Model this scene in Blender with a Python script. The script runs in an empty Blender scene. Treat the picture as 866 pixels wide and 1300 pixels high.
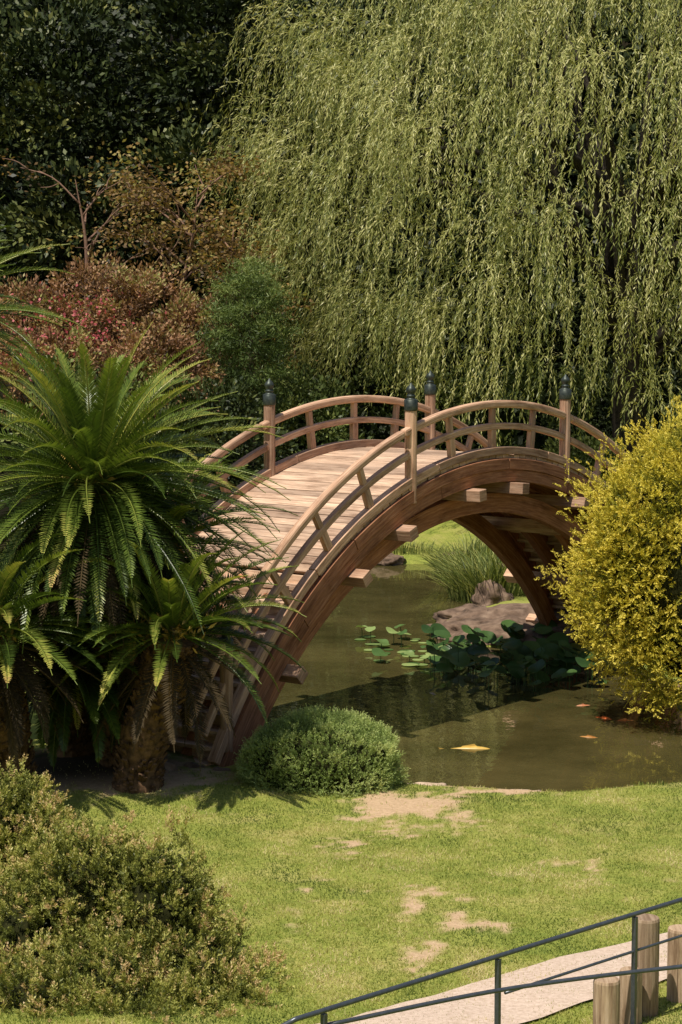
import bpy, math, random
import numpy as np
from mathutils import Vector, noise as mnoise
rng=np.random.default_rng(7); random.seed(7)
S=bpy.context.scene; COL=S.collection
def R_(a,b,n=None): return rng.uniform(a,b,n)
def nrm(v):
    v=np.asarray(v,float); return v/(np.linalg.norm(v,axis=-1,keepdims=True)+1e-9)
def sstep(a,b,x):
    t=np.clip((np.asarray(x,float)-a)/(b-a),0,1); return t*t*(3-2*t)
_lat=np.random.default_rng(3).uniform(0,1,(256,256))
def vnoise(x,y):
    x=np.asarray(x,float)+500; y=np.asarray(y,float)+500
    xi=np.floor(x).astype(int); yi=np.floor(y).astype(int); fx=x-xi; fy=y-yi
    fx=fx*fx*(3-2*fx); fy=fy*fy*(3-2*fy)
    a=_lat[xi%256,yi%256];b=_lat[(xi+1)%256,yi%256];c=_lat[xi%256,(yi+1)%256];d=_lat[(xi+1)%256,(yi+1)%256]
    return (a*(1-fx)+b*fx)*(1-fy)+(c*(1-fx)+d*fx)*fy
def fbm(x,y,o=4):
    s=0;a=.5
    for i in range(o): s=s+a*vnoise(x*2**i+17*i,y*2**i-9*i); a*=.5
    return s/(1-.5**o)
# ------------------------------------------------------------------ materials
def newmat(name):
    m=bpy.data.materials.new(name); m.use_nodes=True; nt=m.node_tree
    for n in list(nt.nodes): nt.nodes.remove(n)
    out=nt.nodes.new('ShaderNodeOutputMaterial'); return m,nt,out
def ramp(nt,fac,stops):
    r=nt.nodes.new('ShaderNodeValToRGB'); cr=r.color_ramp
    while len(cr.elements)<len(stops): cr.elements.new(.5)
    for e,(p,c) in zip(cr.elements,stops): e.position=p; e.color=(*c,1)
    nt.links.new(fac,r.inputs[0]); return r.outputs[0]
def texnoise(nt,vec,scale,detail=4,rough=.55):
    n=nt.nodes.new('ShaderNodeTexNoise'); n.inputs['Scale'].default_value=scale
    n.inputs['Detail'].default_value=detail; n.inputs['Roughness'].default_value=rough
    if vec is not None: nt.links.new(vec,n.inputs['Vector'])
    return n.outputs['Fac']
def mixc(nt,f,a,b,mode='MIX'):
    m=nt.nodes.new('ShaderNodeMix'); m.data_type='RGBA'; m.blend_type=mode
    for sock,v in ((m.inputs[0],f),(m.inputs[6],a),(m.inputs[7],b)):
        if hasattr(v,'is_linked'): nt.links.new(v,sock)
        else: sock.default_value=v if not isinstance(v,tuple) else (*v,1)
    return m.outputs[2]
def bump(nt,h,strength,dist):
    b=nt.nodes.new('ShaderNodeBump'); b.inputs['Strength'].default_value=strength; b.inputs['Distance'].default_value=dist
    nt.links.new(h,b.inputs['Height']); return b.outputs[0]
def leafmat(name,stops,trans=.35,rough=.5,spec=.3):
    m,nt,out=newmat(name)
    at=nt.nodes.new('ShaderNodeAttribute'); at.attribute_name='var'
    c=ramp(nt,at.outputs['Fac'],stops)
    p=nt.nodes.new('ShaderNodeBsdfPrincipled'); p.inputs['Roughness'].default_value=rough
    p.inputs['Specular IOR Level'].default_value=spec
    nt.links.new(c,p.inputs['Base Color'])
    if trans<=0: nt.links.new(p.outputs[0],out.inputs[0]); return m
    t=nt.nodes.new('ShaderNodeBsdfTranslucent'); 
    tc=mixc(nt,1.0,c,(1.0,1.0,.55),'MULTIPLY'); nt.links.new(tc,t.inputs[0])
    mx=nt.nodes.new('ShaderNodeMixShader'); mx.inputs[0].default_value=trans
    nt.links.new(p.outputs[0],mx.inputs[1]); nt.links.new(t.outputs[0],mx.inputs[2])
    nt.links.new(mx.outputs[0],out.inputs[0]); return m
def woodmat(name,c0,c1,c2,gr=1.0):
    m,nt,out=newmat(name)
    uv=nt.nodes.new('ShaderNodeUVMap'); uv.uv_map='UVMap'
    mp=nt.nodes.new('ShaderNodeMapping'); mp.inputs['Scale'].default_value=(2.2,38,1); nt.links.new(uv.outputs[0],mp.inputs[0])
    g=texnoise(nt,mp.outputs[0],1.0,6,.7)
    mp2=nt.nodes.new('ShaderNodeMapping'); mp2.inputs['Scale'].default_value=(1.6,6,1); nt.links.new(uv.outputs[0],mp2.inputs[0])
    g2=texnoise(nt,mp2.outputs[0],1.0,5,.65)
    mp3=nt.nodes.new('ShaderNodeMapping'); mp3.inputs['Scale'].default_value=(1.1,75,1); nt.links.new(uv.outputs[0],mp3.inputs[0])
    g3=texnoise(nt,mp3.outputs[0],1.0,2,.5)
    at=nt.nodes.new('ShaderNodeAttribute'); at.attribute_name='var'
    base=ramp(nt,g,[(.3,c0),(.52,c1),(.7,c2)])
    st=ramp(nt,g2,[(.32,(.48,.42,.38)),(.47,(.9,.87,.85)),(.66,(1.15,1.13,1.1))])
    b2=mixc(nt,1.0,base,st,'MULTIPLY')
    b2=mixc(nt,1.0,b2,ramp(nt,g3,[(.26,(.3,.25,.22)),(.36,(1,1,1))]),'MULTIPLY')
    vv=ramp(nt,at.outputs['Fac'],[(0,(.66,.64,.64)),(1,(1.2,1.17,1.14))])
    b3=mixc(nt,1.0,b2,vv,'MULTIPLY')
    p=nt.nodes.new('ShaderNodeBsdfPrincipled'); p.inputs['Roughness'].default_value=.8; p.inputs['Specular IOR Level'].default_value=.2
    nt.links.new(b3,p.inputs['Base Color']); nt.links.new(bump(nt,g,.6,.008),p.inputs['Normal'])
    nt.links.new(p.outputs[0],out.inputs[0]); return m
def simplemat(name,c0,c1,scale,rough=.8,metal=0,bs=.3,bd=.01,detail=5,spec=.3,mid=None):
    m,nt,out=newmat(name)
    tc=nt.nodes.new('ShaderNodeTexCoord')
    n=texnoise(nt,tc.outputs['Object'],scale,detail,.6)
    c=ramp(nt,n,[(.3,c0),(.7,c1)] if mid is None else [(.3,c0),(.5,mid),(.7,c1)])
    p=nt.nodes.new('ShaderNodeBsdfPrincipled'); p.inputs['Roughness'].default_value=rough; p.inputs['Metallic'].default_value=metal
    p.inputs['Specular IOR Level'].default_value=spec
    nt.links.new(c,p.inputs['Base Color']); nt.links.new(bump(nt,n,bs,bd),p.inputs['Normal'])
    nt.links.new(p.outputs[0],out.inputs[0]); return m
# ------------------------------------------------------------------ mesh helpers
def mkobj(name,verts,faces,mat,var=None,uvs=None,parent=None,smooth=False):
    me=bpy.data.meshes.new(name)
    verts=np.asarray(verts,np.float32); 
    if isinstance(faces,np.ndarray):
        k=faces.shape[1]; nf=len(faces)
        me.vertices.add(len(verts)); me.vertices.foreach_set('co',verts.ravel())
        me.loops.add(nf*k); me.loops.foreach_set('vertex_index',faces.astype(np.int32).ravel())
        me.polygons.add(nf); me.polygons.foreach_set('loop_start',np.arange(nf,dtype=np.int32)*k)
        me.update(calc_edges=True)
    else:
        me.from_pydata(verts.tolist(),[],[list(f) for f in faces]); me.update()
    if var is not None:
        a=me.attributes.new('var','FLOAT','FACE'); a.data.foreach_set('value',np.asarray(var,np.float32))
    if uvs is not None:
        l=me.uv_layers.new(name='UVMap'); l.data.foreach_set('uv',np.asarray(uvs,np.float32).ravel())
    if smooth: me.polygons.foreach_set('use_smooth',np.ones(len(me.polygons),bool))
    me.materials.append(mat)
    o=bpy.data.objects.new(name,me); COL.objects.link(o)
    if parent: o.parent=parent
    return o
def empty(name,loc=(0,0,0)):
    e=bpy.data.objects.new(name,None); COL.objects.link(e); e.empty_display_size=.3; return e
def diamonds(P,D,Sd,L,W,fold=0.0,mid=.45):
    P=np.asarray(P);L=np.broadcast_to(np.asarray(L,float),(len(P),))[:,None];W=np.broadcast_to(np.asarray(W,float),(len(P),))[:,None]
    return np.stack([P,P+D*L*mid+Sd*W*.5,P+D*L,P+D*L*mid-Sd*W*.5],1)
def leafobj(name,quads,var,mat,parent=None):
    q=quads.reshape(-1,3); f=np.arange(len(q)).reshape(-1,4)
    return mkobj(name,q,f,mat,var=np.clip(var,0,1),parent=parent)
def rdir(n,up=0):
    v=rng.normal(size=(n,3)); v[:,2]+=up; return nrm(v)
def perp(D):
    r=rng.normal(size=D.shape); return nrm(np.cross(D,r))
class Bld:
    def __init__(s): s.v=[];s.f=[];s.uv=[];s.var=[]
    def box(s,c,ex,ey,ez,hx,hy,hz,var=None):
        c=np.array(c,float);ex,ey,ez=[np.array(a,float) for a in(ex,ey,ez)]
        b=len(s.v); var=random.random() if var is None else var; ou,ov=random.random()*9,random.random()*9
        for i in(-1,1):
            for j in(-1,1):
                for k in(-1,1): s.v.append(c+ex*hx*i+ey*hy*j+ez*hz*k)
        def co(i): return ((i>>2&1)*2-1)*hx,((i>>1&1)*2-1)*hy,((i&1)*2-1)*hz
        for f,ax in(((0,1,3,2),0),((4,6,7,5),0),((0,4,5,1),1),((2,3,7,6),1),((0,2,6,4),2),((1,5,7,3),2)):
            s.f.append([b+i for i in f]);s.var.append(var)
            for i in f:
                x,y,z=co(i)
                s.uv.append((x*.2+ou+y,z+ov) if ax==0 else ((x+ou,z+ov) if ax==1 else (x+ou,y+ov)))
    def sweep(s,secs,lens,var=None,closed=True):
        n=len(secs);k=len(secs[0]);b=len(s.v);var=random.random() if var is None else var;ou,ov=random.random()*9,random.random()*9
        for sc in secs: s.v.extend([np.array(p,float) for p in sc])
        per=[0]
        for j in range(k): per.append(per[-1]+np.linalg.norm(np.array(secs[0][j])-np.array(secs[0][(j+1)%k])))
        for i in range(n-1):
            for j in range(k):
                j2=(j+1)%k
                s.f.append([b+i*k+j,b+i*k+j2,b+(i+1)*k+j2,b+(i+1)*k+j]);s.var.append(var)
                s.uv+= [(lens[i]+ou,per[j]+ov),(lens[i]+ou,per[j+1]+ov),(lens[i+1]+ou,per[j+1]+ov),(lens[i+1]+ou,per[j]+ov)]
        s.f.append([b+j for j in range(k)][::-1]);s.f.append([b+(n-1)*k+j for j in range(k)]);s.var+=[var,var]
        for q in range(2):
            for j in range(k): s.uv.append((ou+.05*math.cos(j*6.28/k),ov+.05*math.sin(j*6.28/k)))
    def make(s,name,mat,parent=None,bevel=0,smooth=False):
        o=mkobj(name,s.v,s.f,mat,var=s.var,uvs=s.uv,parent=parent,smooth=smooth)
        if bevel:
            m=o.modifiers.new('bevel','BEVEL'); m.width=bevel; m.segments=2; m.limit_method='ANGLE'; m.angle_limit=math.radians(40)
        return o
def tube_secs(pts,rad,k=8,wob=0):
    pts=np.asarray(pts,float); secs=[];n=len(pts)
    T=np.gradient(pts,axis=0);T=nrm(T); ref=np.array([0,0,1.]) if abs(T[0][2])<.9 else np.array([1.,0,0])
    a=nrm(np.cross(T[0],ref))
    for i in range(n):
        a=nrm(a-T[i]*np.dot(a,T[i])); b=np.cross(T[i],a); r=rad[i] if hasattr(rad,'__len__') else rad
        secs.append([pts[i]+(a*math.cos(x)+b*math.sin(x))*r*(1+(R_(-wob,wob) if wob else 0)) for x in np.linspace(0,2*math.pi,k,endpoint=False)])
    L=np.concatenate([[0],np.cumsum(np.linalg.norm(np.diff(pts,axis=0),axis=1))])
    return secs,L
def tube(B,pts,rad,k=8,wob=0,var=None):
    s,L=tube_secs(pts,rad,k,wob); B.sweep(s,L,var)
def smoothpath(pts,n=24):
    pts=np.asarray(pts,float); t=np.linspace(0,len(pts)-1,n); out=[]
    P=np.vstack([2*pts[0]-pts[1],pts,2*pts[-1]-pts[-2]])
    for x in t:
        i=min(int(x),len(pts)-2);f=x-i;a,b,c,d=P[i],P[i+1],P[i+2],P[i+3]
        out.append(.5*((2*b)+(-a+c)*f+(2*a-5*b+4*c-d)*f*f+(-a+3*b-3*c+d)*f**3))
    return np.array(out)
# ------------------------------------------------------------------ terrain
POND=np.array([(-1.15,23.2),(-.8,22.75),(-.3,22.6),(.4,22.55),(1.1,22.3),(1.8,22.1),(2.5,22.0),(3.2,22.2),(4.2,22.6),(6,23.2),(6.2,24.6),(5,25.6),(4.5,26.4),(4.5,27.6),(4.9,29),(4.4,30),(3.3,31.1),(2.2,32.0),(1.75,32.9),(1.7,34.2),(2.6,35.6),(2.7,37.5),(2.4,40),(2.4,41.4),(1.7,42.0),(.4,41.8),(-1.5,41.2),(-3.2,38),(-3.4,30),(-3.2,26.5),(-2.4,25),(-1.5,24)])
def pond_sd(x,y):
    x=np.asarray(x,float);y=np.asarray(y,float);d=np.full(x.shape,1e9);ins=np.zeros(x.shape,bool);n=len(POND)
    for i in range(n):
        ax,ay=POND[i];bx,by=POND[(i+1)%n];ex,ey=bx-ax,by-ay
        t=np.clip(((x-ax)*ex+(y-ay)*ey)/(ex*ex+ey*ey),0,1);d=np.minimum(d,np.hypot(x-ax-t*ex,y-ay-t*ey))
        c=((ay>y)!=(by>y))&(x<(bx-ax)*(y-ay)/(by-ay+1e-12)+ax); ins^=c
    return np.where(ins,-d,d)
def gz(x,y):
    x=np.asarray(x,float);y=np.asarray(y,float)
    sd=pond_sd(x,y)+ (vnoise(x*1.7,y*1.7)-.5)*.12
    base=np.where(y>22,.14,np.where(y>13.5,.14+(22-y)/8.5*.36,.5+(13.5-y)*.25))
    base=base+(fbm(x*.6,y*.6)-.5)*.09+(fbm(x*3,y*3,3)-.5)*.02
    base=base+.22*np.exp(-(((x+2.9)/1.6)**2+((y-22.6)/1.3)**2))
    base=base+sstep(41.8,49,y)*sstep(-3,0,x)*.5
    hill=sstep(51,82,y)*24*(1+.0*x)+sstep(40,47,y)*sstep(.2,-4,x)*3.6
    base=base+hill*(.9+.2*fbm(x*.15,y*.15))
    return np.where(sd>0,base*sstep(-.02,.22,sd)+.0*sd-.03*(1-sstep(0,.15,sd)),-.03-.5*sstep(0,1.2,-sd))
xs=np.concatenate([[-260,-160,-100,-60,-40],np.arange(-28,-6,1.0),np.arange(-6,-4,.25),np.arange(-4,5.5,.065),np.arange(5.5,10,.25),np.arange(10,30,1.0),[40,60,100,160,260]])
ys=np.concatenate([[-120,-60,-30,-15,-8,-4,0,3,6,8],np.arange(10,12.6,.25),np.arange(12.6,24.2,.065),np.arange(24.2,52,.22),np.arange(52,90,1.0),[100,130,180,300]])
X,Y=np.meshgrid(xs,ys,indexing='ij');Z=gz(X,Y)
nx,ny=len(xs),len(ys);idx=np.arange(nx*ny).reshape(nx,ny)
F=np.stack([idx[:-1,:-1],idx[1:,:-1],idx[1:,1:],idx[:-1,1:]],-1).reshape(-1,4)
def dirt(x,y):
    d=np.zeros(np.shape(x))
    wx=x+(fbm(x*2.3,y*2.3,3)-.5)*.9; wy=y+(fbm(x*2.1+40,y*2.1,3)-.5)*1.4
    for cx,cy,rx,ry,a in [(.75,20.8,.5,.95,1.2),(.0,19.1,.24,.45,.75),(.44,17.2,.2,.8,.66),(.63,15.5,.3,.5,.68),(1.1,16.4,.24,.6,.68),(-.45,16.3,.14,.9,.62),(-.3,17.6,.14,.5,.6),(1.6,21.7,1.6,.22,.75),(2.1,18.5,.5,.4,.4)]:
        d=np.maximum(d,a*np.exp(-(((wx-cx)/rx)**2+((wy-cy)/ry)**2)))
    d=np.maximum(d,1.5*np.exp(-(((x+2.9)/1.35)**2+((y-22.1)/.8)**2)))
    d=d+(fbm(x*3.1,y*2.2,4)-.5)*.9+(fbm(x*13,y*10,3)-.5)*.8
    sd=pond_sd(x,y); d=(d+.9*sstep(.32,.05,sd))*sstep(30,24,y)
    return sstep(.34,.74,d)
lawn_d=dirt(X,Y)
m,nt,out=newmat('ground_soil_grass')
tc=nt.nodes.new('ShaderNodeTexCoord'); at=nt.nodes.new('ShaderNodeAttribute');at.attribute_name='dirt'
af=nt.nodes.new('ShaderNodeAttribute');af.attribute_name='dark_ground'
n1=texnoise(nt,tc.outputs['Object'],1.6,6,.7);n2=texnoise(nt,tc.outputs['Object'],28,5,.7)
g=ramp(nt,n1,[(.3,(.21,.26,.05)),(.5,(.31,.33,.075)),(.7,(.44,.39,.14))])
g=mixc(nt,1.0,g,ramp(nt,n2,[(.3,(.55,.6,.5)),(.7,(1.2,1.15,1.1))]),'MULTIPLY')
dd=ramp(nt,n2,[(.25,(.40,.26,.15)),(.6,(.60,.42,.26)),(.8,(.68,.50,.34))])
c=mixc(nt,at.outputs['Fac'],g,dd)
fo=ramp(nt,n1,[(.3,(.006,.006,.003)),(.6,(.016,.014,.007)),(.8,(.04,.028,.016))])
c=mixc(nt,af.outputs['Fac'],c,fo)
p=nt.nodes.new('ShaderNodeBsdfPrincipled');p.inputs['Roughness'].default_value=.95;p.inputs['Specular IOR Level'].default_value=.1
nt.links.new(c,p.inputs['Base Color']);nt.links.new(bump(nt,n2,.6,.03),p.inputs['Normal']);nt.links.new(p.outputs[0],out.inputs[0])
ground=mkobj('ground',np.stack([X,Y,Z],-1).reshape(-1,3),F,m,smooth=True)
a=ground.data.attributes.new('dirt','FLOAT','POINT');a.data.foreach_set('value',lawn_d.ravel().astype(np.float32))
fr=np.maximum(sstep(51.5,53,Y),np.maximum(sstep(.5,-1,X)*sstep(38,41,Y),sstep(1.6,.5,np.hypot((X+2.9)*.9,(Y-22.5)*1.3))*.9))  # mask for the near-black ground tone: hill, left bank and around the cycads
a=ground.data.attributes.new('dark_ground','FLOAT','POINT');a.data.foreach_set('value',fr.ravel().astype(np.float32))
# grass blades on the lawn
m_grass=leafmat('grass_blades',[(0,(.09,.13,.025)),(.35,(.27,.32,.065)),(.7,(.48,.46,.13)),(1,(.68,.57,.29))],.3,.6,.15)
n=270000
gy=13.2+(22.35-13.2)*rng.uniform(0,1,n)**1.1; gx=R_(-1.0,1.0,n)*(gy*.19)+.05
dm=dirt(gx,gy);sd=pond_sd(gx,gy)
keep=(rng.uniform(0,1,n)>dm*.95)&(sd>.03)
gx,gy,dm=gx[keep],gy[keep],dm[keep];n=len(gx)
pn=vnoise(gx*1.1,gy*.9);pn2=fbm(gx*4,gy*4,3);pn3=fbm(gx*1.9+9,gy*1.5,3)
P=np.stack([gx,gy,gz(gx,gy)-.006],-1);D=rdir(n,1.1);
Lg=R_(.018,.048,n)*(.6+.8*pn2);Sd=perp(D)
leafobj('lawn_grass',diamonds(P,D,Sd,Lg,.0072,mid=.3),.28+.3*pn+R_(-.25,.28,n)+(pn2-.5)*1.1+(pn3-.5)*1.3+.35*dm,m_grass)
# ------------------------------------------------------------------ water
m,nt,out=newmat('pond_water')
tc=nt.nodes.new('ShaderNodeTexCoord');mp=nt.nodes.new('ShaderNodeMapping');mp.inputs['Scale'].default_value=(1.0,.7,1);nt.links.new(tc.outputs['Object'],mp.inputs[0])
w1=texnoise(nt,mp.outputs[0],4.0,3,.5);w2=texnoise(nt,tc.outputs['Object'],.5,5,.65)
c=ramp(nt,w2,[(.32,(.038,.034,.011)),(.68,(.105,.085,.030))])
p=nt.nodes.new('ShaderNodeBsdfPrincipled');p.inputs['Roughness'].default_value=.02;p.inputs['IOR'].default_value=1.42
nt.links.new(c,p.inputs['Base Color']);nt.links.new(bump(nt,w1,.16,.02),p.inputs['Normal']);nt.links.new(p.outputs[0],out.inputs[0])
mkobj('pond_water',[(-4.5,21.3,0),(8,21.3,0),(8,45,0),(-4.5,45,0)],[(0,1,2,3)],m)
# ------------------------------------------------------------------ bridge
RR,ZT,W,CX,CY,TH=6.5543,3.4719,2.2871,1.9899,27.0053,.9142
AX=np.array([math.cos(TH),math.sin(TH),0]);NR=np.array([-math.sin(TH),math.cos(TH),0]);UP=np.array([0,0,1.])
def Bp(t,r,nn): return np.array([CX,CY,0])+AX*(r*math.sin(t))+NR*nn+UP*(ZT-RR+r*math.cos(t))
bridge=empty('wooden_arch_bridge')
m_deck=woodmat('weathered_deck_wood',(.38,.25,.17),(.60,.43,.31),(.76,.59,.45))
m_rail=woodmat('weathered_rail_wood',(.33,.18,.11),(.57,.37,.25),(.74,.54,.40))
m_str=woodmat('red_brown_beam_wood',(.24,.095,.045),(.45,.21,.115),(.60,.33,.20))
m_fin=simplemat('aged_bronze',(.03,.04,.035),(.09,.10,.085),20,.45,.6,.1,.003)
def arc(B,t0,t1,r0,r1,n0,n1,seg=60,var=None,jog=0):
    secs=[];ts=np.linspace(t0,t1,seg)
    for t in ts: secs.append([Bp(t,r0,n0),Bp(t,r0,n1),Bp(t,r1,n1),Bp(t,r1,n0)])
    B.sweep(secs,(ts-t0)*RR,var)
B=Bld();dt=.145/RR;t=-.60
while t<.62:
    c=Bp(t,RR-.095+R_(-.005,.005),W/2);T=AX*math.cos(t)-UP*math.sin(t);N=AX*math.sin(t)+UP*math.cos(t)
    B.box(c,NR,T,N,W/2+.03+R_(-.012,.012),.145/2-.006,.024);t+=dt
B.make('deck_planks',m_deck,bridge,.005)
B=Bld()   # steps on both steep ends
for sgn in(-1,1):
    z0=Bp(.61,RR-.08,0)[2];k=0;z=z0
    while z>.12:
        z-=.165;ct=(z+.05-(ZT-RR))/(RR-.08);t=math.acos(min(1,ct));s=(RR-.08)*math.sin(t)*sgn
        base=np.array([CX,CY,0])+AX*s+NR*(W/2)
        B.box(base+UP*z-AX*sgn*.04,NR,AX,UP,W/2-.07,.15,.024)
        B.box(base+UP*(z+.065)-AX*sgn*.13,NR,AX,UP,W/2-.072,.016,.062)
B.make('steps',m_deck,bridge,.004)
for nm,n0 in(('curb_near',0),('curb_far',W)):
    B=Bld()
    for a0,a1 in((-1.03,-.62),(-.618,-.2),(-.198,.2),(.202,.62),(.622,1.03)): arc(B,a0,a1,RR-.068,RR+.035,n0-.06,n0+.06,26)
    B.make(nm,m_rail,bridge,.008)
for nm,n0,sg in(('stringer_near',0,-1),('stringer_far',W,1)):
    B=Bld()
    for a0,a1 in((-1.05,-.5),(-.498,.05),(.052,.56),(.562,1.05)): arc(B,a0,a1,RR-.27,RR-.122,n0-.07,n0+.07,26)
    for a0,a1 in((-1.05,-.7),(-.698,-.2),(-.198,.3),(.302,1.05)): arc(B,a0,a1,RR-.43,RR-.273,n0-.052,n0+.06,26)
    B.make(nm,m_str,bridge,.006)
B=Bld()
for n0 in(.55,1.15,1.74):
    arc(B,-1.02,1.02,RR-.42,RR-.13,n0-.06,n0+.06,60)
for n0 in(.3,W-.3):
    arc(B,-1.05,1.05,RR-.86,RR-.60,n0-.07,n0+.07,60)
B.make('inner_arch_beams',m_str,bridge,.005)
B=Bld()
for t in(-.97,-.80,-.535,-.36,-.10,.07,.34,.54,.80,.97):
    c=Bp(t,RR-.515,W/2);T=AX*math.cos(t)-UP*math.sin(t);N=AX*math.sin(t)+UP*math.cos(t)
    B.box(c,NR,T,N,W/2+.27,.085,.075)
B.make('cross_joists',m_rail,bridge,.008)
PT=(-.96,-.2834,.2834,.96)
for nm,n0 in(('near',0),('far',W)):
    B=Bld()
    for a0,a1 in((-1.0,-.285),(-.283,.283),(.285,1.0)): arc(B,a0,a1,RR+.552,RR+.652,n0-.052,n0+.052,40)
    B.make('top_rail_'+nm,m_rail,bridge,.028)
    B=Bld()
    for a0,a1 in((-1.0,-.285),(-.283,.283),(.285,1.0)): arc(B,a0,a1,RR+.268,RR+.352,n0-.04,n0+.04,40)
    B.make('middle_rail_'+nm,m_rail,bridge,.012)
    B=Bld()
    for t in(-.84,-.70,-.56,-.42,-.142,0,.142,.42,.56,.70,.84):
        T=AX*math.cos(t)-UP*math.sin(t);N=AX*math.sin(t)+UP*math.cos(t)
        B.box(Bp(t,RR+.152,n0),N,T,NR,.118,.055,.034)
        B.box(Bp(t,RR+.45,n0),N,T,NR,.10,.04,.032)
    B.make('balusters_'+nm,m_rail,bridge,.005)
    B=Bld();C=Bld()
    for t in PT:
        b=Bp(t,RR,n0);zb=b[2]-.3;zt=b[2]+.93
        ang=np.linspace(0,2*math.pi,12,endpoint=False)
        secs=[[np.array([b[0],b[1],z])+(AX*math.cos(x)+NR*math.sin(x))*.076 for x in ang] for z in(zb,b[2]+.3,zt)]
        B.sweep(secs,[0,.6,1.2])
        prof=[(.084,-.06),(.087,-.05),(.087,.075),(.08,.08),(.055,.09),(.05,.11),(.058,.118),(.058,.13),(.042,.14),(.05,.16),(.064,.19),(.062,.215),(.045,.24),(.022,.262),(.008,.285),(.001,.29)]
        ang=np.linspace(0,2*math.pi,18,endpoint=False)
        secs=[[np.array([b[0],b[1],zt-.012+h_])+(AX*math.cos(x)+NR*math.sin(x))*r_ for x in ang] for r_,h_ in prof]
        C.sweep(secs,[h_ for r_,h_ in prof])
    B.make('posts_'+nm,m_rail,bridge,.004,smooth=False)
    C.make('post_finials_'+nm,m_fin,bridge,0,smooth=True)
# ------------------------------------------------------------------ foliage builders
def clump_crown(name,C,rad,nclump,per,rc,leaf,mat,surf=.6,parent=None,up=.3,seed_var=.25,out_bias=.7,flat=1.0,v0=.45):
    C=np.array(C);rad=np.array(rad,float)
    d=rdir(nclump*2,.15);rr=(surf+(1-surf)*rng.uniform(0,1,nclump*2)**.6)
    cc=C+d*rad*rr[:,None]*(1+(R_(-.12,.12,nclump*2))[:,None])
    cc=cc[:nclump];d=d[:nclump];nclump=len(cc)
    ci=np.repeat(np.arange(nclump),per);n=len(ci)
    rcl=rc*R_(.6,1.35,nclump)
    dl=rdir(n,0);P=cc[ci]+dl*(rcl[ci]*rng.uniform(0,1,n)**.45)[:,None]*np.array([1,1,flat])
    D=nrm(dl*.8+d[ci]*out_bias+rdir(n,up)*.8)
    Sd=perp(D);L=leaf[0]*R_(.6,1.3,n)
    cv=R_(-seed_var,seed_var,nclump)
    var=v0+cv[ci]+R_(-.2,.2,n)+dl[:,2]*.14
    return leafobj(name,diamonds(P,D,Sd,L,leaf[1]*R_(.7,1.2,n)),var,mat,parent)
def blob(name,C,rad,mat,parent=None,amp=.2,sub=4,freq=1.5,zcut=None):
    import bmesh
    bm=bmesh.new();bmesh.ops.create_icosphere(bm,subdivisions=sub,radius=1)
    for v in bm.verts:
        k=1+amp*mnoise.fractal(v.co*freq+Vector(C),1.0,2.0,4)
        v.co=Vector((v.co.x*rad[0]*k+C[0],v.co.y*rad[1]*k+C[1],v.co.z*rad[2]*k+C[2]))
    me=bpy.data.meshes.new(name);bm.to_mesh(me);bm.free();me.materials.append(mat)
    me.polygons.foreach_set('use_smooth',np.ones(len(me.polygons),bool))
    o=bpy.data.objects.new(name,me);COL.objects.link(o)
    if parent:o.parent=parent
    return o
m_core=simplemat('painted_shade_core',(.010,.012,.004),(.035,.035,.012),14,.95,0,.6,.05,spec=.05)  # solid dark cores stand in for the shaded inside of the shrubs
m_bark=simplemat('bark',(.05,.035,.025),(.16,.115,.08),9,.9,0,.8,.03)
m_shade_bark=simplemat('shaded_bark',(.012,.009,.006),(.04,.03,.02),9,.9,0,.8,.03)  # darker copy of the bark, shade on the trunks put into the colour
def limb_tree(name,base,height,r0,nl,spread,mat,parent,lean=(0,0),th=.35,zfrac=.35):
    B=Bld();base=np.array(base,float);tips=[]
    top=base+np.array([lean[0],lean[1],height]);tr=smoothpath([base,base+(top-base)*.35+np.array([R_(-.15,.15),R_(-.1,.1),0])*height*.15,base+(top-base)*.7+np.array([R_(-.15,.15),0,0])*height*.2,top],16)
    tube(B,tr,np.linspace(r0,r0*.05,16),10,.06)
    for i in range(nl):
        f=zfrac+(1-zfrac)*i/nl;k=int(f*15);p0=tr[k];a=R_(0,6.28);l=spread*R_(.6,1.1)*(1.15-.5*f)
        d=np.array([math.cos(a),math.sin(a),R_(.25,.9)]);p2=p0+d*l;p1=p0+d*l*.5+np.array([R_(-.1,.1),R_(-.1,.1),.12])*l
        br=smoothpath([p0,p1,p2],9);tube(B,br,np.linspace(r0*th*(1.1-.5*f),r0*.07,9),6,.08);tips.append(p2)
        for j in range(3):
            q=br[3+2*j];d2=nrm(d+rdir(1)[0]*.9);l2=l*R_(.3,.55);e=q+d2*l2
            tube(B,smoothpath([q,q+d2*l2*.5+rdir(1)[0]*l2*.1,e],6),np.linspace(r0*th*.45,r0*.05,6),5,.05);tips.append(e)
    tips.append(top)
    B.make(name,mat,parent,0,smooth=True);return np.array(tips)
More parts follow.
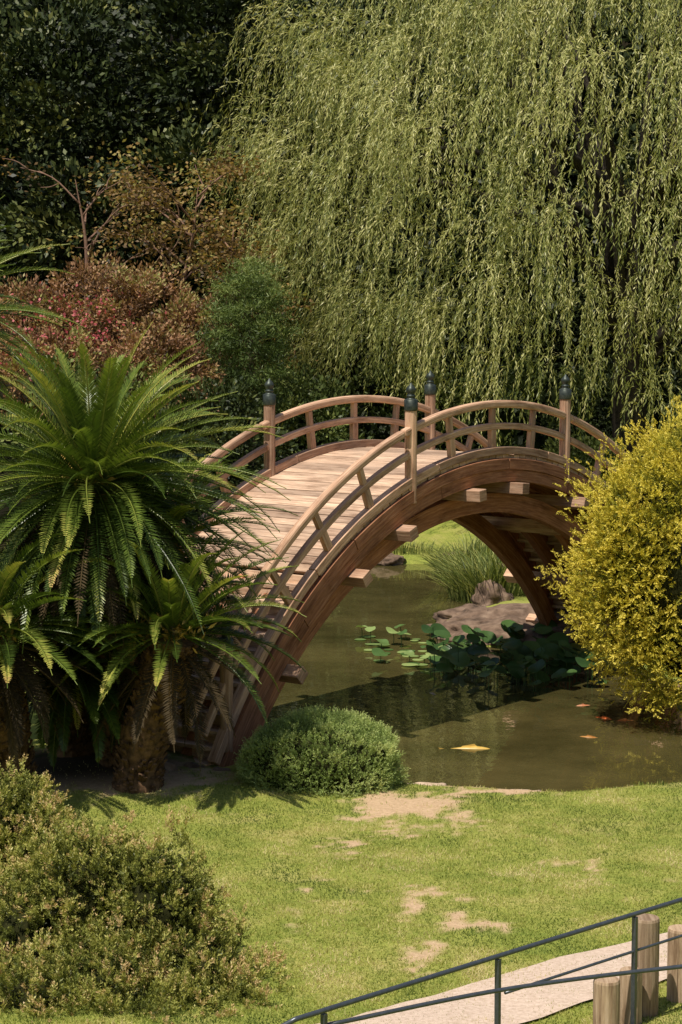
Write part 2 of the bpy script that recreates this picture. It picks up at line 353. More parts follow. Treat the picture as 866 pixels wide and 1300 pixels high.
# ------------------------------------------------------------------ willow
m_wil=leafmat('willow_leaves',[(0,(.05,.065,.018)),(.3,(.22,.25,.065)),(.6,(.49,.48,.165)),(1,(.74,.68,.32))],.35,.45,.4)
willow=empty('willow_tree')
WC=np.array([6.9,49,8.2]);WR=np.array([9.2,5.8,7.2])
Bw=Bld();tr=smoothpath([(7.2,50,0),(7.0,49.8,2.5),(6.9,49.2,5),(6.9,49,8)],16);tube(Bw,tr,np.linspace(.5,.3,16),12,.08)
for i in range(34):
    a=R_(0,6.28);e=R_(.0,1.2);d=np.array([math.cos(a)*math.cos(e),math.sin(a)*math.cos(e),math.sin(e)])
    p0=tr[int(R_(7,15))];p2=WC+d*WR*R_(.75,.93);tube(Bw,smoothpath([p0,(p0+p2)/2+np.array([0,0,1.0]),p2],12),np.linspace(.17,.02,12),6,.08)
Bw.make('trunk_and_limbs',m_shade_bark,willow,0,True)
nt_=1250;d=rdir(nt_*3,.12);d=d[(d[:,2]>-.68)]
d=d[(d[:,1]<.25)|(rng.uniform(0,1,len(d))<.15)][:nt_]
rho=.55+.5*rng.uniform(0,1,len(d))**.5
tips=WC+d*WR*rho[:,None]
tips[:,2]+=(fbm(tips[:,0]*.7,tips[:,2]*.7,2)-.5)*1.8
PP=[];DD=[];LL=[];VV=[]
for ti in range(len(tips)):
    tip=tips[ti];ns=int(R_(4,11));cv=R_(-.28,.22);hd=nrm(d[ti]*np.array([1,1,0])+np.array([0,-.15,0]))
    Lb=R_(.9,3.2)
    for s in range(ns):
        L=Lb*R_(.5,1.2);nseg=max(6,int(L/.052))
        p0=tip+rng.normal(size=3)*np.array([.26,.26,.28]);dd=nrm(hd+rng.normal(size=3)*.55+np.array([0,0,.4]))
        ss=np.linspace(0,L,nseg);w=np.exp(-ss/R_(.3,.8))[:,None]
        sway=np.array([R_(-.28,.12),R_(-.1,.1),0])
        dirs=nrm(dd*w*1.3+(1-w)*(np.array([0,0,-1.])+sway));pts=p0+np.cumsum(dirs*(L/nseg),0)
        zm=2.75+.5*math.sin(p0[0]*1.3)+(.7 if p0[0]<1 else -.6*float(sstep(3,7,p0[0])))+R_(-.35,.6)
        k=pts[:,2]>zm;pts=pts[k];dirs=dirs[k]
        if len(pts)<5:continue
        n=len(pts);ld=nrm(dirs*1.0+rdir(n)*.75+np.array([0,0,-.25]))
        PP.append(pts);DD.append(ld);LL.append(R_(.08,.17,n));VV.append(.5+cv+R_(-.22,.22,n)+R_(-.15,.15)+ .15*(1-ss[k]/L))
P=np.concatenate(PP);D=np.concatenate(DD)
# leaf faces turned outward so the curtain catches the light
Sd=nrm(np.cross(D,nrm((P-WC)/WR+rdir(len(P))*.75)))
leafobj('foliage',diamonds(P,D,Sd,np.concatenate(LL),.024),np.concatenate(VV),m_wil,willow)
# ------------------------------------------------------------------ background woods
m_dark=leafmat('shaded_evergreen_leaves',[(0,(.010,.015,.005)),(.5,(.035,.05,.014)),(.8,(.10,.115,.03)),(1,(.26,.25,.08))],0,.5,.25)  # deep shade of the woods is put into these leaf colours
m_mid=leafmat('shrub_leaves',[(0,(.025,.04,.01)),(.5,(.09,.12,.03)),(1,(.26,.28,.08))],0,.5,.3)
woods=empty('background_woods')
k=0
for (x,y,z,rx,ry,rz) in [(-12,60,9,4.5,3,6),(-8.5,58,10,4,3,6),(-5,59,11,4,3,6),(-2,57,9,3.5,3,6.5),(-10,54,6,3.5,2.5,3.5),(-5.5,55.5,7,3,2.5,3.5),(1.5,60,9,4,3,8),(6,62,10,5,3,8),(11,60,9,5,3,8),(-14,55,8,3.5,2.5,6),(-1.5,54,5,3,2,3),(4,56.5,4.5,3.5,2,4),(10,56.5,5,3.5,2,4.5),(15,57,8,4,3,7),(-8,68,17,6,3,6),(0,68,17,6,3,6),(9,68,17,6,3,6),(-7.5,54,10.5,2.5,1.5,2.5),(-3,53.5,11.5,2.2,1.5,2.2),(-6,52,7.5,2.5,1.2,1.4),(-3.4,51.5,8.2,1.8,1.2,1.2)]:
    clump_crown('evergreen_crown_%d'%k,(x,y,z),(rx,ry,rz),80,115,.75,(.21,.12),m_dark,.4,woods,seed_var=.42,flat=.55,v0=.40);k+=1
n=60000;x=R_(-18,18,n);y=R_(52,76,n);P=np.stack([x,y,gz(x,y)+R_(0,1.4,n)],-1);D=rdir(n,.3)
leafobj('understorey',diamonds(P,D,perp(D),R_(.25,.5,n),.28),.15+.35*fbm(x*.5,y*.5,3)+R_(-.15,.15,n),m_dark,woods)
Bt=Bld()
for i in range(9):
    x=R_(-14,12);y=R_(56,60);b=float(gz(x,y));tube(Bt,smoothpath([(x,y,b-.3),(x+R_(-.8,.8),y,b+4),(x+R_(-2,2),y,b+9)],10),np.linspace(.2,.08,10),8,.06)
Bt.make('trunks',m_shade_bark,woods,0,True)
hedge=empty('shrub_border')
k=0
for (x,y,z,rx,rz) in [(-1,51.5,1.6,2,1.8),(1.6,53,2,2.2,1.9),(4.5,52.7,1.9,2.2,1.9),(7.5,52.3,1.9,2.2,2),(10.5,50,1.9,2.4,2.1),(5.8,49,1.1,1.0,.9),(8,45,1.2,1.4,1.2),(6.9,39.5,1.0,1.3,1.1),(9,41,1.5,1.6,1.8),(-2.7,40.9,2.4,1.3,1.3),(-4.8,41.2,2.6,1.8,1.6),(-.9,46,2.2,1.3,1.6)]:
    clump_crown('shrub_%d'%k,(x,y,z),(rx,1.3,rz),60,130,.42,(.12,.07),m_mid if k%3 else m_dark,.6,hedge,seed_var=.3);k+=1
# reddish shrubs
m_red=leafmat('bronze_maple_leaves',[(0,(.08,.045,.022)),(.35,(.28,.145,.075)),(.62,(.50,.28,.15)),(.82,(.40,.32,.12)),(1,(.36,.38,.12))],.25,.5,.3)
m_flow=leafmat('red_flowers',[(0,(.35,.05,.06)),(1,(.65,.16,.18))],.3,.5)
rs=empty('bronze_shrubs');k=0
for (x,y,z,rx,rz) in [(-6.8,44,4.6,1.3,1.2),(-5.4,44.3,5.0,1.3,1.25),(-4.2,44,4.9,1.2,1.2),(-3.1,43.6,4.3,1.1,1.1),(-6,42.5,3.8,1.4,1),(-4,42.3,3.8,1.4,1.0),(-8,43.5,4.6,1.3,1.3)]:
    clump_crown('shrub_%d'%k,(x,y,z),(rx,1.1,rz),75,110,.28,(.095,.05),m_red,.65,rs,seed_var=.42);k+=1
n=500;c_=np.array([(-6.3,42.4,4.9),(-5.4,42.5,5.2),(-4.9,42.2,4.7),(-6.6,42.0,4.3)])[rng.integers(0,4,n)];P=c_+rng.normal(size=(n,3))*np.array([.5,.3,.28]);D=rdir(n)
leafobj('red_flowers',diamonds(P,D,perp(D),.08,.06),R_(0,1,n),m_flow,rs)
# maple trees
m_mb=simplemat('maple_bark',(.13,.065,.045),(.30,.18,.12),8,.85,0,.5,.02)
m_map=leafmat('maple_leaves',[(0,(.06,.04,.016)),(.35,(.20,.12,.045)),(.65,(.40,.25,.09)),(1,(.38,.37,.11))],.4,.5,.3)
for base,h_,lean,nl,spr,dens,sg in [((-4.1,46.6,3.0),5.0,(.9,0),17,2.1,60,.32),((-5.9,50,3.3),5.0,(-.5,0),11,2.2,16,.4),((-2.7,46.3,2.8),4.2,(.3,0),10,1.5,60,.3)]:
    mp_=empty('japanese_maple_tree')
    tips=limb_tree('trunk_and_limbs',base,h_,.12,nl,spr,m_mb,mp_,lean=lean,zfrac=.15)
    n=len(tips);ci=np.repeat(np.arange(n),dens);N=len(ci)
    P=tips[ci]+rng.normal(size=(N,3))*np.array([sg,sg,.13]);D=nrm(rdir(N)*np.array([1,1,.5])+np.array([0,0,-.2]))
    leafobj('foliage',diamonds(P,D,perp(D),R_(.09,.15,N),.07),.45+R_(-.4,.4,n)[ci]+R_(-.2,.2,N),m_map,mp_)
# pine
pine=empty('pine_tree')
m_pin=leafmat('pine_needles',[(0,(.03,.05,.015)),(.5,(.12,.17,.04)),(1,(.28,.32,.09))],.2,.5,.3)
limb_tree('trunk_and_limbs',(-1.9,42.6,1.5),4.2,.12,12,.8,m_bark,pine)
nc=190;dc=rdir(nc,.2);cc=np.array([-1.85,42.4,4.5])+dc*np.array([.85,.8,1.75])*(.55+.5*rng.uniform(0,1,nc))[:,None]
ci=np.repeat(np.arange(nc),130);N=len(ci);dl=rdir(N,.5);P=cc[ci]+rng.normal(size=(N,3))*np.array([.14,.14,.06]);
leafobj('foliage',diamonds(P,dl,perp(dl),R_(.08,.14,N),.017),.4+R_(-.25,.25,nc)[ci]+R_(-.2,.2,N)+.2*dc[ci][:,2],m_pin,pine)
# ------------------------------------------------------------------ dense shrubs made of sprigs
def sprigs(name,P,D,L,nl,leafL,leafW,mat,var,parent,ang=.8,planar=False,vtip=.25):
    n=len(P);k=np.arange(nl);f=(k+.5)/nl
    A=perp(D);Bq=np.cross(D,A)
    pos=P[:,None,:]+D[:,None,:]*(L[:,None]*f[None,:])[:,:,None]
    if planar: ph=np.tile((k%2)*math.pi,(n,1))+R_(-.3,.3,(n,nl))
    else: ph=k[None,:]*2.4+R_(0,6.28,n)[:,None]+R_(-.3,.3,(n,nl))
    side=A[:,None,:]*np.cos(ph)[:,:,None]+Bq[:,None,:]*np.sin(ph)[:,:,None]
    ld=nrm(side*ang+D[:,None,:]*(1.0+.3*f)[None,:,None])
    ld=ld.reshape(-1,3);pos=pos.reshape(-1,3)
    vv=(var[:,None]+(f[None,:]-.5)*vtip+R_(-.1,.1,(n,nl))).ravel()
    ll=(leafL*(1.1-.55*f)[None,:]*R_(.8,1.2,(n,nl))).ravel()
    return leafobj(name,diamonds(pos,ld,perp(ld),ll,leafW),vv,mat,parent)
def shrub_pts(C,rad,n,bump_amp=.12,lump=3.0,depth=.12,zlow=-.9):
    d=rdir(int(n*1.6),.15);d=d[d[:,2]>zlow][:n]
    lum=np.array([mnoise.fractal(Vector(x*lump)+Vector(C),1,2,3) for x in d])
    lum2=np.array([mnoise.noise(Vector(x*lump*3.3)+Vector(C)) for x in d])
    rr=1+bump_amp*lum*1.4+bump_amp*.5*lum2
    P=np.array(C)+d*np.array(rad)*(rr*(1-depth*rng.uniform(0,1,len(d))**1.6))[:,None]
    nn=nrm(d/np.array(rad))
    return P,nn,lum+lum2*.5
m_rs=leafmat('juniper_leaves',[(0,(.09,.13,.035)),(.45,(.32,.41,.12)),(1,(.62,.66,.26))],.25,.5,.2)
sh=empty('round_shrub')
blob('dark_core',(-.2,22.15,.42),(.74,.62,.40),m_core,sh,.1,4)
P,N_,lm=shrub_pts((-.2,22.15,.33),(.87,.72,.58),8500,.13,2.6,.16,-.4)
D=nrm(N_*.7+rdir(len(P))*.65+np.array([0,0,.5]))
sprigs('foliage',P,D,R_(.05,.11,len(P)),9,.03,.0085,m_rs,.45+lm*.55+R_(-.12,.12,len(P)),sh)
m_gold=leafmat('golden_cypress_foliage',[(0,(.11,.13,.02)),(.3,(.35,.33,.04)),(.65,(.70,.58,.07)),(1,(.90,.74,.14))],.35,.55,.2)
gs=empty('golden_cypress_shrub')
blob('dark_core',(5.0,26.4,2.05),(1.6,1.3,1.55),m_core,gs,.15,4)
for q,(C,rad,n) in enumerate([((5.0,26.4,2.0),(2.0,1.6,1.9),12000),((3.75,25.9,1.7),(.8,.7,.95),3500),((4.1,25.8,2.65),(.85,.7,.75),3500),((4.5,25.7,.95),(.95,.7,.7),3000),((4.7,25.9,3.15),(.95,.8,.8),3000),((3.7,25.7,2.2),(.55,.5,.6),1500)]):
    P,N_,lm=shrub_pts(C,rad,n,.24,3.1,.22,-.95)
    D=nrm(N_*.7+rdir(len(P))*.7+np.array([0,0,.3]))
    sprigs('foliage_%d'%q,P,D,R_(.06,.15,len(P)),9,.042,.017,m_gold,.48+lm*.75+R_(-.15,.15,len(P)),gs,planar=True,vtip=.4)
m_fg=leafmat('podocarpus_leaves',[(0,(.035,.045,.01)),(.35,(.15,.17,.035)),(.65,(.36,.36,.08)),(.85,(.56,.50,.16)),(1,(.60,.42,.20))],.3,.45,.3)
for nm,blobs in (('foreground_shrub',[((-1.95,15.3,.85),(.55,.5,.55),900),((-1.35,15.1,.80),(.40,.45,.55),750),((-1.1,14.8,.42),(.45,.45,.42),700),((-2.4,15.1,.5),(.5,.5,.6),650),((-1.7,14.5,.35),(.6,.5,.45),850),((-.95,14.3,.25),(.42,.4,.33),550),((-1.5,14.0,.2),(.7,.4,.38),750),((-2.2,14.2,.3),(.5,.4,.45),600)]),
                ('foreground_shrub',[((-3.15,18.6,.62),(.5,.4,.42),900),((-2.95,18.5,.4),(.35,.35,.35),550)])):
    e=empty(nm)
    for q,(C,rad,n) in enumerate(blobs):
        blob('dark_core_%d'%q,C,[r*.66 for r in rad],m_core,e,.3,3)
        P,N_,lm=shrub_pts(C,rad,n,.5,3.4,.45,-.8)
        # short side shoots grouped on each branch tip
        ci=np.repeat(np.arange(len(P)),3);P3=P[ci]+rng.normal(size=(len(ci),3))*.02
        D=nrm(N_[ci]*.5+rdir(len(ci))*.6+np.array([0,0,.55]))
        sprigs('foliage_%d'%q,P3,D,R_(.05,.13,len(ci)),12,.038,.013,m_fg,.44+lm[ci]*.75+R_(-.2,.2,len(P))[ci]+R_(-.06,.06,len(ci)),e,ang=.9,vtip=.35)
# ------------------------------------------------------------------ cycads
m_cyc=leafmat('cycad_fronds',[(0,(.015,.026,.007)),(.3,(.07,.115,.018)),(.5,(.19,.25,.04)),(.75,(.52,.48,.11)),(1,(.55,.34,.14))],.28,.36,.4)
m_dead=leafmat('dry_fronds',[(0,(.02,.015,.009)),(.5,(.07,.05,.025)),(1,(.22,.15,.08))],0,.7,.1)
m_ctr=simplemat('cycad_trunk_scales',(.03,.018,.010),(.22,.12,.06),14,.9,0,.6,.02)
m_cone=leafmat('cycad_new_growth',[(0,(.34,.22,.05)),(1,(.68,.46,.12))],.2,.6,.2)
def fronds(C,n,L,e0,e1,mat_l,var0=.40,droop=.95,leaf=.2,name='fronds',parent=None,np_=70,tipv=.8,wid=.021,low_dark=.28):
    PP=[];DD=[];LL=[];VV=[];SS=[];RB=[]
    for i in range(n):
        f=(i+.5)/n;el=e0+(e1-e0)*f**.85+R_(-.14,.14);a=i*2.39996+R_(-.3,.3)
        l=L*R_(.82,1.1)*(.82+.18*min(1,f*4));h=np.array([math.cos(a),math.sin(a),0]);k=np.linspace(0,1,np_)
        elk=el-droop*R_(.55,1.35)*k**1.6
        hh=h[None,:]+np.array([-h[1],h[0],0])[None,:]*(R_(-.25,.25)*k**2)[:,None];hh=nrm(hh)
        tang=hh*np.cos(elk)[:,None]+UP[None,:]*np.sin(elk)[:,None];pts=np.array(C)+h*.1+np.cumsum(tang*(l/np_),0)
        sd=np.array([-h[1],h[0],0]);nup=np.cross(sd,tang)*-1;nup=nup*np.sign(nup[:,2:3]+1e-6)
        prof=np.sin(np.clip(k*1.0+.09,0,1)*math.pi)**.5*(1-.3*k);v0=var0-low_dark*f+R_(-.15,.15);tv=R_(.0,1)**1.4*tipv*(.4+.9*f)  # tone gets darker from the upper to the lower fronds
        for sg in(-1,1):
            ld=nrm(sd*sg*.85+tang*(.5+.55*k)[:,None]+nup*.38+rng.normal(size=(np_,3))*.06);m_=k>.06
            PP.append(pts[m_]);DD.append(ld[m_]);LL.append((leaf*prof*R_(.85,1.1,np_))[m_]);SS.append(nrm(np.cross(ld,nup)+0)[m_])
            VV.append((v0+tv*k**2.2+R_(-.08,.08,np_))[m_])
        RB.append((pts[::6],v0))
    P=np.concatenate(PP);D=np.concatenate(DD)
    leafobj(name,diamonds(P,D,np.concatenate(SS),np.concatenate(LL),wid,mid=.35),np.concatenate(VV),mat_l,parent)
    B=Bld()
    for pts,v in RB: tube(B,pts,np.linspace(.012,.004,len(pts)),4,0,var=max(0,min(1,v+.2)))
    B.make(name+'_midribs',mat_l,parent)
def cytrunk(path,r,parent,name='trunk'):
    B=Bld();pts=smoothpath(path,22);tube(B,pts,[r*(1+.12*math.sin(i*.9)) for i in range(22)],14,.05)
    L=np.linalg.norm(np.diff(pts,axis=0),axis=1).sum();n=int(L*r*1100)
    for i in range(n):
        f=random.random()*20.9;k=int(f);c=pts[k]+(pts[k+1]-pts[k])*(f-k);T=nrm(pts[k+1]-pts[k]);a=random.random()*6.283
        s1=nrm(np.cross(T,[.3,1,.1]));s2=np.cross(T,s1);o=s1*math.cos(a)+s2*math.sin(a);sd=np.cross(T,o)
        e=nrm(o*.6+T*.8);u=nrm(np.cross(sd,e));B.box(c+o*r*1.0,e,sd,u,.05+.02*random.random(),.02,.011)
    B.make(name,m_ctr,parent)
def cycad(nm,C,path,r,n,L,e1=-.3,skirt=.28,**kw):
    e=empty(nm);cytrunk(path,r,e)
    fronds(C,n,L,1.45,e1,m_cyc,parent=e,**kw)
    if skirt: fronds(np.array(C)-UP*.12,int(n*skirt),L*.85,-.35,-1.1,m_dead,var0=.3,droop=.6,name='dry_skirt',parent=e,tipv=.3,np_=50,low_dark=0)
    P=np.array(C)+np.array([0,0,.08])+rng.normal(size=(420,3))*np.array([.14,.14,.08]);D=rdir(420,1)
    leafobj('new_growth',diamonds(P,D,perp(D),.13,.035),R_(0,1,420),m_cone,e)
    return e
cycad('cycad',(-2.66,21.9,3.5),[(-2.35,22.4,.1),(-2.5,22.3,1.3),(-2.6,22.1,2.5),(-2.66,21.9,3.45)],.27,200,2.15,e1=-.75,skirt=.35)
cycad('cycad',(-1.78,21.4,1.95),[(-2.2,21.6,.1),(-2.12,21.55,.7),(-1.9,21.5,1.4),(-1.78,21.4,1.9)],.24,64,1.5,leaf=.16,e1=-.25,skirt=.2)
cycad('cycad',(-2.1,22.6,2.7),[(-2.6,22.9,.1),(-2.4,22.8,1.5),(-2.1,22.6,2.65)],.2,80,1.6,leaf=.17,e1=-.7)
cycad('cycad',(-3.65,21.0,2.05),[(-3.5,21.6,.1),(-3.6,21.4,1.1),(-3.65,21.0,2.0)],.25,80,1.55,skirt=.5)
cycad('cycad',(-4.9,23.6,5.2),[(-4.4,23.6,.1),(-4.6,23.6,2.5),(-4.9,23.6,5.15)],.25,80,1.9)
e=empty('cycad');
cytrunk([(-3.0,22.9,.1),(-3.05,22.9,1.2),(-3.2,22.8,2.2)],.3,e);fronds((-3.2,22.6,2.3),90,1.7,1.1,-.9,m_cyc,parent=e,var0=.18,low_dark=.1)
fronds((-2.9,22.0,1.5),50,1.2,.6,-.9,m_cyc,parent=e,var0=.12,low_dark=.1,name='lower_fronds')
# ------------------------------------------------------------------ rocks
m_rock=simplemat('pond_rock',(.07,.045,.03),(.26,.18,.125),5,.9,0,.7,.04,mid=(.17,.11,.075))  # brown kept dark, the shade over the rocks is part of the colour
m_edge=simplemat('sandstone_edging',(.40,.28,.19),(.62,.47,.34),7,.95,0,.6,.02)
rk=[(2.0,32.9,.06,.55,.5,.2),(2.9,32.6,.08,.7,.55,.24),(3.6,31.9,.12,.6,.5,.28),(2.4,32.3,.03,.45,.35,.12),(3.0,33.6,.12,.7,.6,.27),(2.2,34.2,.06,.5,.5,.22),(3.9,32.6,.2,.7,.6,.4),(4.4,31.0,.1,.5,.4,.3),(2.7,36.2,.1,.35,.3,.3),(3.1,37.6,.2,.3,.3,.35),(-1.7,22.55,.12,.2,.16,.14),(-1.35,22.5,.1,.16,.14,.12),(-1.05,22.45,.08,.15,.12,.1),(-2.0,22.3,.15,.22,.17,.16),(-1.9,24.2,.1,.35,.3,.25),(2.5,41.7,.1,.4,.3,.25),(.9,42.0,.06,.35,.3,.18)]
for i,(x,y,z,a,b,c_) in enumerate(rk): blob('boulder',(x,y,z),(a,b,c_),m_rock,None,.5,4,1.3)
eg=empty('stone_edging')
for i,(x,y,w_,h_) in enumerate([(.45,22.5,.28,.07),(.95,22.34,.34,.08),(1.5,22.18,.3,.06),(2.0,22.05,.33,.07),(2.62,21.98,.28,.05),(3.3,22.2,.3,.05)]):
    blob('slab_%d'%i,(x,y-.03,.035),(w_,.13,h_),m_edge,eg,.5,4,1.7)
# ------------------------------------------------------------------ lotus, lily pads, reeds
m_lot=leafmat('lotus_leaves',[(0,(.03,.07,.02)),(.6,(.09,.17,.045)),(1,(.40,.50,.17))],.25,.4,.4)
def pads(name,items,mat):
    e=empty(name);V=[];Fc=[];va=[];B=Bld()
    for x,y,z,r,tx,ty,v in items:
        b=len(V);K=18;nrmv=nrm(np.array([tx,ty,1.]));u=nrm(np.cross(nrmv,[0,1,0]));w=np.cross(nrmv,u);V.append(np.array([x,y,z])-nrmv*r*.16*(z>.05))
        ph=R_(0,6.28);fo_=R_(.05,.22)
        for ring in(.55,1.0):
            for j in range(K):
                a=j*2*math.pi/K;rr=r*ring*(1+.06*math.sin(3*a+ph)*ring);V.append(np.array([x,y,z])+(u*math.cos(a)+w*math.sin(a))*rr+nrmv*((.05*r*math.sin(4*a+ph)+fo_*r*math.cos(2*a+ph))*(ring==1)*(z>.05)-.04*r*(ring<1)*(z>.05)))
        for j in range(K):
            j2=(j+1)%K;Fc.append((b,b+1+j,b+1+j2));Fc.append((b+1+j,b+1+K+j,b+1+K+j2,b+1+j2));va+=[v,v]
        if z>.05: tube(B,[(x,y,z-.02),(x+.01,y,z/2),(x,y,-.1)],.006,5,0,var=.4)
    mkobj('leaves',V,Fc,mat,var=va,parent=e,smooth=True)
    if B.v:B.make('stalks',mat,e)
it=[]
for i in range(140):
    y=R_(28.2,31.9);x=R_(1.4+ (y-28)*-.02,3.9-(y-28)*.15)
    if y<29.2 and x<2.0: continue
    it.append((x,y,R_(.06,.40),R_(.08,.19),R_(-.6,.6),R_(-.7,.1),R_(.0,.65)))
pads('lotus_plants',it,m_lot)
it=[]
for i in range(52):
    x=R_(.3,1.7);y=31.6+R_(-1.3,1.3)+(.9-x)*.6;up=R_(0,1)<.3;it.append((x,y,R_(.1,.25) if up else .008+i*.0003,R_(.06,.13),R_(-.4,.4)*up,R_(-.4,.3)*up,R_(.5,1)))
pads('lily_pads',it,m_lot)
m_reed=leafmat('reed_blades',[(0,(.05,.08,.02)),(.5,(.20,.24,.06)),(1,(.46,.45,.14))],.3,.5,.3)
def blades(name,C,rad,n,H,mat,parent=None,wd=.011):
    Q=[];V=[]
    for i in range(n):
        a=R_(0,6.28);r=math.sqrt(R_(0,1));x=C[0]+math.cos(a)*r*rad[0];y=C[1]+math.sin(a)*r*rad[1];z=max(float(gz(x,y)),-.05)
        h=H*R_(.5,1.15);ld=np.array([math.cos(a)*r+R_(-.5,.5),math.sin(a)*r+R_(-.5,.5),0])*.7*min(1,H*1.5)
        p=[np.array([x,y,z])+ld*h*f*f+UP*h*(f-.35*f*f) for f in(0,.35,.7,1)];sd=nrm(np.array([R_(-1,1),R_(-1,1),0]))*wd;v=R_(0,1)
        for k in range(3):
            w0=(1,.9,.6,.05)[k];w1=(1,.9,.6,.05)[k+1];Q.append([p[k]-sd*w0,p[k]+sd*w0,p[k+1]+sd*w1,p[k+1]-sd*w1]);V.append(v)
    return leafobj(name,np.array(Q),np.array(V),mat,parent)
blades('reed_clump',(2.75,37.2),(.75,.9),1300,1.2,m_reed);blades('reed_clump',(2.5,39.8),(.6,.6),800,1.1,m_reed);blades('reed_clump',(1.0,42.6),(1.2,.3),400,.35,m_reed)
blades('edge_tuft',(-.6,22.4),(.45,.1),120,.13,m_reed,None,.006);blades('edge_tuft',(.6,22.4),(.3,.08),60,.1,m_reed,None,.006);blades('edge_tuft',(2.9,22.05),(.7,.08),120,.09,m_reed,None,.006)
# ------------------------------------------------------------------ koi
def koi(x,y,L,ang,c0,c1):
    m_=simplemat('koi_skin',c0,c1,9,.3,0,.05,.002,spec=.5)
    e=empty('koi_fish');B=Bld();K=12;h=np.array([math.cos(ang),math.sin(ang),0]);s=np.array([-h[1],h[0],0]);z0=-.018
    prof=[(0,.004,.006),(.03,.022,.02),(.1,.048,.042),(.2,.066,.06),(.34,.075,.07),(.5,.066,.06),(.66,.046,.045),(.8,.026,.03),(.9,.014,.022),(.93,.008,.024)]
    bend=lambda f:s*(.05*math.sin((f-.2)*3.4)*L);secs=[[np.array([x,y,z0])-h*L*f+bend(f)+(s*math.cos(a)*w+UP*math.sin(a)*t_)*L*1.1 for a in np.linspace(0,2*math.pi,K,endpoint=False)] for f,w,t_ in prof]
    B.sweep(secs,[f*L for f,_,_ in prof]);B.make('body',m_,e,0,True)
    q=lambda f,sd,up:np.array([x,y,z0])-h*L*f+bend(f)+s*sd*L+UP*up*L
    V=[q(.9,0,.02),q(.9,0,-.02),q(1.06,.02,-.05),q(1.0,0,0),q(1.08,.01,.055), q(.3,0,.07),q(.36,0,.12),q(.6,0,.075),q(.62,0,.05), q(.2,.06,-.01),q(.3,.17,-.015),q(.33,.12,-.02),q(.26,.06,-.02), q(.2,-.06,-.01),q(.3,-.17,-.015),q(.33,-.12,-.02),q(.26,-.06,-.02)]
    mkobj('fins',V,[(0,1,3),(1,2,3),(0,3,4),(5,6,7,8),(9,10,11,12),(13,14,15,16)],m_,parent=e)
    m2=simplemat('koi_eye',(.005,.005,.005),(.01,.01,.01),5,.2);
    for sg in(-1,1): blob('eye_%s'%('l' if sg<0 else 'r'),tuple(q(.07,.036*sg,.018)),(.006,.006,.006),m2,e,0,2)
koi(1.85,24.6,.62,.05,(.55,.33,.06),(.68,.47,.13));koi(3.3,26.5,.42,2.6,(.5,.08,.02),(.65,.2,.05));koi(3.85,26.3,.42,.3,(.5,.08,.02),(.6,.3,.1));koi(2.95,25.3,.4,2.9,(.35,.14,.03),(.5,.25,.08));koi(3.4,27.3,.38,.4,(.5,.12,.03),(.7,.45,.3));koi(1.2,28.2,.35,2.2,(.3,.2,.12),(.5,.4,.25))
# ------------------------------------------------------------------ path, railing, log posts
m_path=simplemat('decomposed_granite_path',(.46,.34,.25),(.68,.53,.42),30,.95,0,.5,.01,mid=(.58,.44,.34))
pa=smoothpath([(-.6,12.9,0),(.2,13.35,0),(.9,14.0,0),(1.75,14.75,0),(2.9,15.6,0),(6.5,17.9,0)],50)
T=nrm(np.gradient(pa,axis=0));Nn=np.stack([-T[:,1],T[:,0],0*T[:,0]],-1);V=[];Fc=[]
ws=np.linspace(-.45,.45,9)
for i in range(50):
    wb=(fbm(i*.25,3.,2)-.5)*.06
    for w in ws:
        q=pa[i]+Nn[i]*(w+wb*(w/.45));V.append((q[0],q[1],float(gz(q[0],q[1]))+.022))
for i in range(49):
    for j in range(8): a=i*9+j;Fc.append((a,a+1,a+10,a+9))
mkobj('footpath',V,Fc,m_path,smooth=True)
m_met=simplemat('painted_dark_steel',(.07,.08,.095),(.11,.12,.135),30,.35,.5,.05,.001,spec=.5)
rl=empty('handrail');B=Bld()
tp=smoothpath([(-.55,11.55,.9),(-.45,11.5,1.18),(-.3,11.55,1.28),(-.1,11.7,1.3),(1.0,12.7,1.3),(2.0,13.6,1.3),(3.4,14.85,1.3)],60);tube(B,tp,.016,12)
tp=smoothpath([(1.05,12.75,1.04),(2.0,13.6,1.04),(3.4,14.85,1.04)],12);tube(B,tp,.010,10)
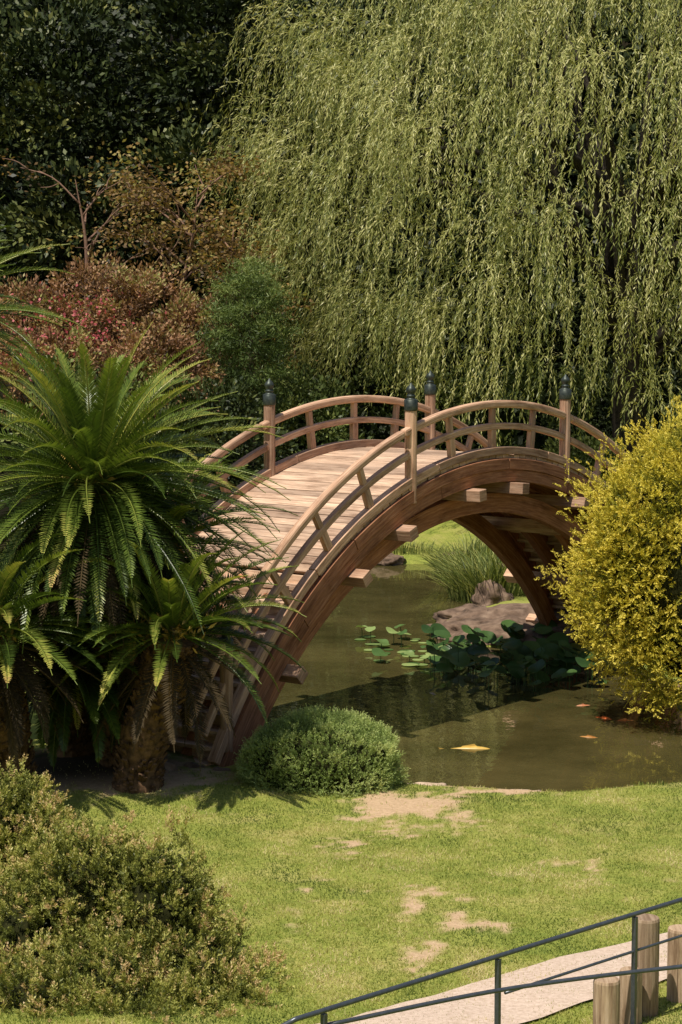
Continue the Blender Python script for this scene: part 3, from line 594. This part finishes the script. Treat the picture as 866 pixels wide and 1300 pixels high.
tp=smoothpath([(-.1,11.72,1.2),(1.0,12.35,1.2),(2.2,12.8,1.2),(3.6,13.2,1.2)],30);tube(B,tp,.014,10)
B.make('rails',m_met,rl,0,True)
B=Bld()
for x,y in((-.1,11.7),(1.0,12.7),(2.0,13.6),(3.1,14.58),(2.6,12.95)): z=float(gz(x,y));B.box((x,y,(z+1.28)/2),UP,AX,NR,(1.28-z)/2,.016,.016)
B.make('posts',m_met,rl,.003)
m_log=woodmat('log_wood',(.20,.13,.08),(.42,.31,.21),(.58,.46,.34))
for x,y,zt,r in((2.13,13.95,1.17,.095),(1.78,13.35,.93,.09),(2.0,13.75,.86,.08),(2.42,14.25,1.0,.09)):
    B=Bld();z=float(gz(x,y))-.1;pts=np.array([(x,y,z),(x,y,z+.3),(x,y,zt-.02),(x,y,zt)]);tube(B,pts,[r,r,r,r*.93],20,.0)
    B.make('log_post',m_log,None,.004,False)
# ------------------------------------------------------------------ light, camera
w=bpy.data.worlds.new('World');S.world=w;w.use_nodes=True;nt=w.node_tree
sky=nt.nodes.new('ShaderNodeTexSky');sky.sky_type='NISHITA';sky.sun_disc=False
sdir=Vector((-.26,-.36,.88)).normalized()
el=math.asin(sdir.z);rot=math.atan2(sdir.x,sdir.y)
sky.sun_elevation=el;sky.sun_rotation=rot
bg=nt.nodes['Background'];bg.inputs[1].default_value=.09;nt.links.new(sky.outputs[0],bg.inputs[0])
sl=bpy.data.lights.new('sun','SUN');sl.energy=5.0;sl.angle=math.radians(.5);sl.color=(1,.94,.82)
so=bpy.data.objects.new('sun',sl);COL.objects.link(so);so.rotation_euler=sdir.to_track_quat('Z','Y').to_euler();so.location=(0,0,30)
cam=bpy.data.cameras.new('camera');co=bpy.data.objects.new('camera',cam);COL.objects.link(co)
co.location=(0,0,5.4677);co.rotation_euler=(math.pi/2-.104,0,0)
cam.sensor_fit='VERTICAL';cam.sensor_height=36;cam.lens=2605.6/1300*36;cam.clip_end=1000;cam.clip_start=.1
S.camera=co
S.view_settings.view_transform='Standard';S.view_settings.look='None';S.view_settings.exposure=0
